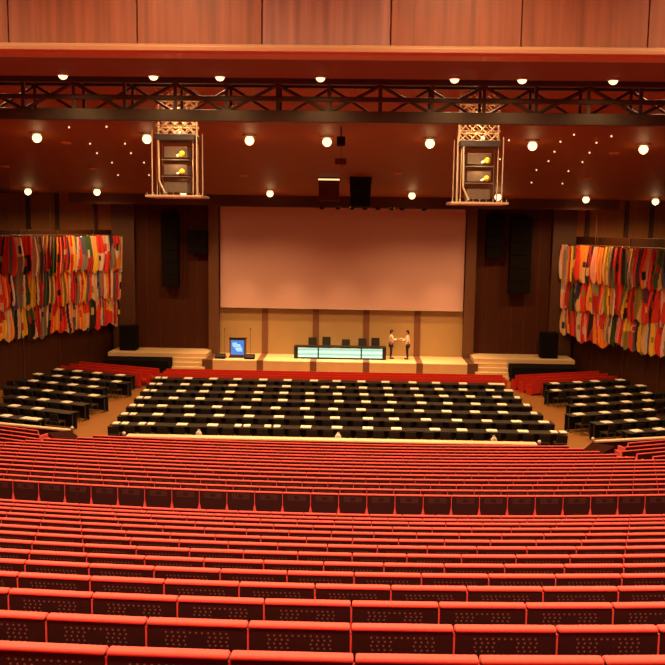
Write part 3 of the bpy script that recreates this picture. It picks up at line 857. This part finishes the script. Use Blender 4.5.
def flags(s, rows, xs_px, P0, P1):
    # P0, P1: (px, Y) of the two ends of the flag line
    nm = 'left' if s < 0 else 'right'
    a = atY(P0[0], 238, P0[1]); b = atY(P1[0], 238, P1[1])
    a = Vector((a.x, a.y)); b = Vector((b.x, b.y))
    u = (b-a).normalized(); ang = math.atan2(u.y, u.x)
    L = (b-a).length
    zt = (8.06, 6.30, 4.56) if s < 0 else (7.88, 6.12, 4.38)
    for tier, lst in enumerate(rows):
        n = len(lst)
        for i, c in enumerate(lst):
            cols = c.split()
            cres = 'crescent' in cols
            if cres: cols = ['red']
            q = a+u*(L*(i+.5)/n)+Vector((-s, 0))*(.13*(2-tier))
            h = rnd.uniform(2.0, 2.25) if tier < 2 else rnd.uniform(1.9, 2.25)
            mb = flag_mesh(L/n*rnd.uniform(1.15, 1.4), h, cols)
            idx = (n-i) if s < 0 else (i+1)
            col = ' and '.join(cols[:2]) if not cres else 'red crescent'
            z = zt[tier]+rnd.uniform(-.05, .05)
            me = mb.mesh('flag', smooth=True)
            t = thing('flag', '%s flag on %s wall, %s tier, %s from stage end' % (col, nm, ('top', 'middle', 'bottom')[tier], nth(idx)), 'flag', (q.x, q.y, z), ang-math.copysign(math.radians(27), ang), 'hanging flags on the side walls')
            new_obj('cloth', me, t)
            if cres:
                mc = MB(); N = 18
                out = [(.19*math.cos(x), .19*math.sin(x)) for x in [(.25+1.5*k/N)*PI+0.*PI for k in range(N+1)]]
                inn = [(.05+.15*math.cos(x), .15*math.sin(x)) for x in [(.30+1.4*k/N)*PI for k in range(N+1)]]
                for k in range(N):
                    mc.quad((out[k][0], -.16, out[k][1]-.75), (out[k+1][0], -.16, out[k+1][1]-.75), (inn[k+1][0], -.16, inn[k+1][1]-.75), (inn[k][0], -.16, inn[k][1]-.75), FM['white'])
                mc.build('crescent', t)
            mp = MB(); mp.tube((0, .1, .04), (0, .02, -.12), .014, M['chrome'], 6); mp.build('hanger', t)
    for tier in range(3):
        t = thing('flag_rail', '%s thin rail carrying the hung flags of the %s wall' % (('top', 'middle', 'bottom')[tier], nm), 'rail', (a.x, a.y, zt[tier]+.05), ang, 'rails of the hanging flags')
        yo = .14 if tier == 0 else .28; yo = yo if s < 0 else yo
        mb = MB(); mb.tube((-.3, yo, 0), (L+.3, yo, 0), .03, M['post'], 8); mb.build('bar', t)
        if tier == 0:
            for f in ((.12, .42, .78) if s < 0 else (.28, .62, .9)):
                q = a+u*(L*f)
                mb = MB(); mb.tube((L*f, .1, 0), (L*f, .1, ceil_z(q.y)-zt[0]+.1 if q.y < 50 else 2.4), .012, M['post'], 6); mb.build('wire', t)
        else:
            mb = MB()
            for f in (.15, .5, .85): mb.tube((L*f, yo, 0), (L*f, yo+.25, 0), .02, M['tan_metal'], 6)
            mb.build('hanging_bracket', t)
flags(-1, LEFT, None, (-6, 44.3), (119, 53.35))
flags(1, RIGHT, None, (567, 53.1), (679, 44.1))

# ------------------------------------------------------------------ truss
TY = 21.7
t = thing('lighting_truss', 'long black lighting truss crossing below the ceiling', 'truss', (0, TY, 0))
TB = M['blackmetal']
X0, X1 = -13.5, 14.0
ztop, zmid, zbot = 12.35, 11.92, 11.51
mb = MB(); mb.box(X0, X1, -.09, .09, ztop-.09, ztop+.09, TB); mb.build('chord', t, bevel=.02)
mb = MB(); mb.box(X0, X1, -.06, .06, zmid-.06, zmid+.06, TB); mb.build('chord', t, bevel=.02)
mb = MB(); mb.box(X0, X1, -.11, .11, zbot-.15, zbot+.13, TB); mb.build('chord', t, bevel=.02)
mb = MB(); mb.box(X0, X1, .75, .85, ztop-.05, ztop+.05, TB); mb.build('chord', t, bevel=.01)
mb = MB(); mb.box(X0, X1, .75, .85, zbot-.05, zbot+.05, TB); mb.build('chord', t, bevel=.01)
pitch = 1.25; nv = int((X1-X0)/pitch)
for i in range(nv+1):
    x = atY(329, 100, TY).x+(i-round(-X0/pitch))*pitch
    if x > X1 or x < X0: continue
    mb = MB(); mb.box(x-.04, x+.04, -.04, .04, zbot, ztop, TB); mb.build('post', t)
    mb = MB(); mb.box(x-.035, x+.035, .77, .83, zbot, ztop, TB); mb.build('post', t)
    up = i % 2 == round(-X0/pitch) % 2
    if x+pitch <= X1:
        mb = MB(); mb.tube((x, 0, zbot+.1 if up else ztop-.1), (x+pitch, 0, ztop-.1 if up else zbot+.1), .045, TB, 8); mb.build('diagonal', t)
        mb = MB(); mb.tube((x, .8, ztop-.05 if up else zbot+.05), (x+pitch, .8, zbot+.05 if up else ztop-.05), .035, TB, 8); mb.build('diagonal', t)
    mb = MB(); mb.tube((x, 0, zbot), (x, .8, zbot), .03, TB, 6); mb.build('cross_tie', t)
    mb = MB(); mb.tube((x, 0, ztop), (x, .8, ztop), .03, TB, 6); mb.build('cross_tie', t)
mb = MB()
for x in (-9.6, -2.0, 2.6, 9.9): mb.tube((x, .4, ztop-.05), (x, .4, ceil_z(TY+.4)), .02, TB, 6)
mb.build('hanging_cable', t)

# ------------------------------------------------------------------ equipment towers hung behind the truss
WARM = (1.0, .54, .19)
def tower(cx, zb, zt_, label, side):
    w, d = 1.16, 1.0
    t = thing('equipment_tower', label, 'rigging', (cx, 27.2, zb), group='hanging equipment towers behind the truss')
    mb = MB(); mb.box(-.86, .86, -.7, .7, 0, .07, M['tan_metal'])
    for i in range(9):
        mb.tube((-.8+.2*i, -.68, .07), (-.8+.2*i, -.68, .15), .012, M['tan_metal'], 6)
    mb.build('platform', t, bevel=.01)
    H = zt_-zb
    for sx in (-1, 1):
        for sy in (-1, 1):
            mb = MB(); mb.tube((sx*.68, sy*.5, .07), (sx*.68, sy*.5, 2.0), .018, M['tan_metal'], 8); mb.tube((sx*.55, sy*.4, .07), (sx*.55, sy*.4, 1.9), .014, M['tan_metal'], 8)
            mb.build('post', t)
    mb = MB(); mb.box(-.6, .6, -.5, .5, 1.72, 1.9, M['blackmetal']); mb.build('top_deck', t, bevel=.02)
    for z in (.62, 1.12):
        mb = MB(); mb.box(-.42, .42, -.45, .45, z, z+.035, M['rackgrey']); mb.build('shelf', t)
    for z in (.16, .68, 1.2):
        mb = MB(); mb.box(-.36, .36, -.35, .35, z, z+.34, M['rackgrey']); mb.build('speaker_box', t, bevel=.02)
    for z in (.66, 1.2):
        mb = MB(); mb.ball((.22, -.44, z+.12), .09, M['yellow'], 10, 8); mb.tube((.22, -.4, z+.12), (.05, -.44, z+.05), .04, M['shade_white'], 8); mb.build('spotlight', t, smooth=True)
    mb = MB()
    mb.tube((-.5, -.45, 1.8), (-.48, -.45, .5), .03, M['tan_metal'], 6); mb.tube((-.48, -.45, .5), (-.3, -.45, .12), .03, M['tan_metal'], 6)
    mb.build('cable', t)
    # scissor lattice above
    n = 5; z0 = 1.9; hh = (H-z0)/n
    for sy in (-.35, .35):
        mb = MB()
        for i in range(n):
            mb.tube((-.6, sy, z0+hh*i), (.6, sy, z0+hh*i), .02, M['tan_metal'], 6)
            for xa, xb in ((-.6, -.3), (.6, .3), (-.3, 0), (.3, 0)):
                mb.tube((xa, sy, z0+hh*i), (xb, sy, z0+hh*(i+1)), .018, M['tan_metal'], 6); mb.tube((xb, sy, z0+hh*i), (xa, sy, z0+hh*(i+1)), .018, M['tan_metal'], 6)
        mb.build('lattice', t)
    mb = MB()
    for sx in (-1, 1):
        mb.tube((sx*.6, 0, z0), (sx*.6, 0, H), .035, M['tan_metal'], 8)
        mb.tube((sx*.3, 0, H), (sx*.3, 0, ceil_z(27.2)-zb), .02, M['blackmetal'], 6)
    mb.build('mast', t)
    mb = MB(); mb.ball((.1, -.2, 2.0), .06, M['lamp'], 10, 8); mb.build('added_bulb', t, smooth=True)
    for zz, pw in ((2.35, 60), (1.05, 14)):  # bulb and point lights added to brighten the tower
        g = bpy.data.lights.new('added_tower_light', 'POINT'); g.energy = pw; g.color = WARM; g.shadow_soft_size = .06
        go = bpy.data.objects.new('added_tower_light', g); COL.objects.link(go); go.parent = t; go.location = (0, -.75 if zz < 2 else 0, zz)
tower(atY(178, 196, 27.2).x, 9.66, 12.9, 'tan metal equipment tower with yellow lamps hanging at left, behind the truss', -1)
tower(atY(476.5, 204, 27.2).x, 9.57, 12.9, 'tan metal equipment tower with yellow lamps hanging at right, behind the truss', 1)

# hanging boxes over the stage front
p0 = atY(319, 178.5, 44.5); p1 = atY(339, 201, 44.5)
t = thing('hanging_projector', 'brown hanging projector housing with bright top edge above the screen', 'projector', ((p0.x+p1.x)/2, 44.5, p1.z))
w = p1.x-p0.x; h = p0.z-p1.z
mb = MB(); mb.box(-w/2, w/2, -.4, .4, 0, h-.06, M['prosc']); mb.build('housing', t, bevel=.03)
mb = MB(); mb.box(-w/2-.02, w/2+.02, -.43, -.36, h-.1, h-.03, M['stripglow']); mb.build('glow_strip', t)  # glowing strip along the top edge
mb = MB()
for s in (-1, 1): mb.tube((s*w*.4, 0, h-.06), (s*w*.4, 0, ceil_z(44.5)-p1.z), .02, M['blackmetal'], 6)
mb.build('hanger', t)
p0 = atY(350, 173, 44.5); p1 = atY(371, 207, 44.5)
t = thing('hanging_speaker_cluster', 'black hanging speaker cluster above the screen, right of the brown projector', 'speaker', ((p0.x+p1.x)/2, 44.5, p1.z))
w = p1.x-p0.x; h = p0.z-p1.z
for i in range(3):
    mb = MB(); mb.box(-w/2+.02*i, w/2-.02*i, -.45+.05*i, .4, h*(2-i)/3+.01, h*(3-i)/3-.01, M['speaker']); mb.build('cabinet', t, bevel=.03)
mb = MB()
for s in (-1, 1): mb.tube((s*w*.4, 0, h), (s*w*.4, 0, ceil_z(44.5)-p1.z), .02, M['blackmetal'], 6)
mb.build('hanger', t)
p = atY(341, 142, 34)
t = thing('chain_hoist', 'small dark chain hoist hanging from ceiling, centre, just below the truss', 'hoist', (p.x, 34, p.z))
mb = MB(); mb.box(-.16, .16, -.15, .15, -.15, .2, M['speaker']); mb.build('motor', t, bevel=.03)
mb = MB(); mb.tube((0, 0, .2), (0, 0, ceil_z(34)-p.z-.02), .03, M['blackmetal'], 6); mb.tube((.02, 0, -.15), (.02, 0, -.95), .015, M['blackmetal'], 6); mb.build('hanging_chain', t)
mb = MB(); mb.box(-.22, .22, -.12, .12, -.85, -.62, M['prosc']); mb.build('hook_block', t, bevel=.03)

# ------------------------------------------------------------------ lamps
def spot(parent, z, power, angle=140, blend=.6, size=.25, col=WARM, loc=None, rot=(0, 0, 0)):
    l = bpy.data.lights.new('lamp_light', 'SPOT'); l.energy = power; l.color = col
    l.spot_size = math.radians(angle); l.spot_blend = blend; l.shadow_soft_size = size
    o = bpy.data.objects.new('lamp_light', l); COL.objects.link(o); o.parent = parent
    o.location = loc or (0, 0, z); o.rotation_euler = rot
def lamp(px, py, Y, zf, r, label, group, power, drop=.05, tilt=None, angle=140):
    p = atY(px, py, Y)
    z = zf(Y)
    # the lamp sits where the sight line meets the ceiling plane
    for _ in range(30):
        Yn = Y+(p.z-z)*4.0*(1 if True else 0)*0
        break
    t = thing('ceiling_lamp', label, 'lamp', (p.x, Y, z), group=group)
    mb = MB(); N = 20
    ring = [(r*1.25, 0), (r*1.25, -.04), (r*.95, -.05), (r*.9, -.01)]
    vs = [(q*math.cos(2*PI*i/N), q*math.sin(2*PI*i/N), zz) for q, zz in ring for i in range(N)]
    fs = [(k*N+i, k*N+(i+1) % N, (k+1)*N+(i+1) % N, (k+1)*N+i) for k in range(3) for i in range(N)]
    mb.add(vs, fs, M['tan_metal']); mb.build('trim_ring', t)
    mb = MB(); mb.ball((0, 0, -drop), r, M['lamp'], 16, 10, 1, 1, .95); mb.build('bulb', t, smooth=True)
    if power: spot(t, -drop-r-.05, power, angle)
    if r > .15:
        g = bpy.data.lights.new('lamp_glow_light', 'POINT'); g.energy = 14; g.color = WARM; g.shadow_soft_size = .1
        go = bpy.data.objects.new('lamp_glow_light', g); COL.objects.link(go); go.parent = t; go.location = (0, 0, -drop-r-.08)
def plane_Y(px, py):
    d = ray(px, py)                    # where this sight line meets the sloping ceiling
    tt = (CZ0-CZS*EYE.y-EYE.z)/(d.z+CZS*d.y)
    return EYE.y+d.y*tt
A = [(37, 137.5), (147, 138.5), (249.5, 140), (327, 141.5), (430, 143), (532.5, 145.5), (643.5, 149)]
for i, (px, py) in enumerate(A):
    lamp(px, py, plane_Y(px, py-4.5), ceil_z, .19, 'bright round ceiling lamp in row just below the truss, %s from left' % nth(i+1), 'ceiling lamps below the truss', 2300, drop=.2)
Bq = [(28, 191), (97, 191.5), (183.5, 192), (270, 193), (412, 195), (498, 196.5), (586, 199), (655.5, 201)]
for i, (px, py) in enumerate(Bq):
    lamp(px, py, plane_Y(px, py-3), ceil_z, .19, 'bright round ceiling lamp in row nearest the stage, %s from left' % nth(i+1), 'ceiling lamps nearest the stage', 900, drop=.2, angle=172 if i in (0, 1, 6, 7) else 140)
for i, (px, py) in enumerate([(63, 77.5), (153.5, 77.5), (220, 78.5), (320.5, 79.5), (454.5, 82), (522, 83.5), (613, 86.5)]):
    p = atZ(px, py, 12.27)
    Y = min(p.y, 20.66)
    lamp(px, py, Y, lambda y: 12.30, .11, 'small round downlight in wood soffit above the truss, %s from left' % nth(i+1), 'soffit downlights above the truss', 90, drop=.03, angle=170)
# tiny star-like ceiling lights
ST = {'left': [(8, 79), (116, 79.5), (79, 108), (69, 126.5), (106.5, 126), (90, 143), (125, 143), (97, 152.5), (131, 152.5), (112, 162), (144, 162), (118, 174.5), (149, 174.5)],
      'right': [(509, 139.5), (574, 134), (560.5, 141), (554.5, 151), (548.5, 160.5), (536.5, 169.5), (531.5, 182), (611.5, 135.5), (596.5, 142), (589.5, 152), (582.5, 161.5), (568.5, 170.5), (562.5, 183), (500, 158.5), (640, 118), (597, 117)]}
for sd, lst in ST.items():
    lst = [q for q in lst if q[1] > 120]
    for i, (px, py) in enumerate(sorted(lst, key=lambda q: q[1])):
        Y = plane_Y(px, py); p = atY(px, py, Y)
        mb = MB(); mb.ball((0, 0, 0), .036, M['lampdim'], 8, 6)
        o = mb.build('star_light', loc=(p.x, Y, ceil_z(Y)-.03))
        tag(o, 'tiny star-like ceiling light in %s cluster, %s counted from the top' % (sd, nth(i+1)), 'light', 'tiny star lights in the ceiling')
# round flush ceiling speakers
for px, py, lb in ((66, 142.5, 'left of the truss-side lamps, near the leftmost lamp'), (93, 168, 'left, among the tiny star lights'), (5, 166, 'at the left picture edge'),
                   (244, 175, 'left of centre, above the screen'), (398, 173, 'right of centre, above the screen'), (614, 153, 'right, near the rightmost bright lamp'), (588, 178, 'right, below the star lights')):
    Y = plane_Y(px, py); p = atY(px, py, Y)
    mb = MB(); mb.tube((0, 0, 0), (0, 0, -.05), .22, M['upperwall'], 20, .2)
    o = mb.build('ceiling_speaker', loc=(p.x, Y, ceil_z(Y))); o.rotation_euler = (math.atan(-CZS), 0, 0)
    tag(o, 'flush round ceiling speaker '+lb, 'speaker', 'flush ceiling speakers')

# unseen downlights added over the red seating for their light
def house(x, y, z, power, i, angle=150, rot=(0, 0, 0)):
    t = thing('added_downlight', 'added unseen downlight in the ceiling above the red seats', 'lamp', (x, y, z), group='added unseen downlights above the seats')
    mb = MB(); mb.tube((0, 0, 0), (0, 0, -.08), .3, M['tan_metal'], 16); mb.build('housing', t)
    mb = MB(); mb.ball((0, 0, -.06), .2, M['lamp'], 12, 8, 1, 1, .5); mb.build('bulb', t, smooth=True)
    spot(t, -.25, power, angle, .8, .35, rot=rot, col=(1.0, .58, .29))
for x in (-9.5, -3.2, 3.2, 9.5):
    house(x, 24.6, ceil_z(24.6)-.03, 3300, 0, 140)  # added behind the soffit, out of view, to brighten the far rows
i = 0
for y in (2.0, 8.5, 14.5):
    for x in (-9.0, -3.0, 3.0, 9.0):
        house(x, y, 15.95, 2600, i); i += 1

# unseen wash lights added behind the header to light the stage
def added_wash(x, y, z, power, rx, label):
    t = thing('hanging_added_wash', label, 'added light', (x, y, z), group='added wash lights behind the header')
    mb = MB(); mb.box(-.5, .5, -.1, .1, -.06, .1, M['blackmetal']); mb.build('housing', t, bevel=.02)
    l = bpy.data.lights.new('wash', 'AREA'); l.shape = 'RECTANGLE'; l.size = 1.0; l.size_y = .2; l.energy = power; l.color = WARM; l.spread = math.radians(54)
    o = bpy.data.objects.new('wash', l); COL.objects.link(o); o.parent = t; o.location = (0, 0, -.1); o.rotation_euler = (rx, 0, 0)
for i, x in enumerate((-6, -3, 0, 3, 6)):
    added_wash(x, 50.9, 10.3, 135, math.radians(0), 'added unseen wash light behind the header, %s from left' % nth(i+1))

# ------------------------------------------------------------------ world and view
w = bpy.data.worlds.new('world'); sc.world = w; w.use_nodes = True
w.node_tree.nodes['Background'].inputs['Color'].default_value = (.02, .008, .004, 1)
w.node_tree.nodes['Background'].inputs['Strength'].default_value = .3
sc.view_settings.view_transform = 'Standard'; sc.view_settings.look = 'None'
sc.view_settings.gamma = 1; sc.view_settings.use_curve_mapping = False
sc.view_settings.exposure = 0.0
sc.cycles.max_bounces = 6; sc.cycles.diffuse_bounces = 4; sc.cycles.glossy_bounces = 3
sc.cycles.use_denoising = True
sc.cycles.sample_clamp_indirect = 4
print('SEATS', placed, 'rest rows', rest, 'chairs', nch)
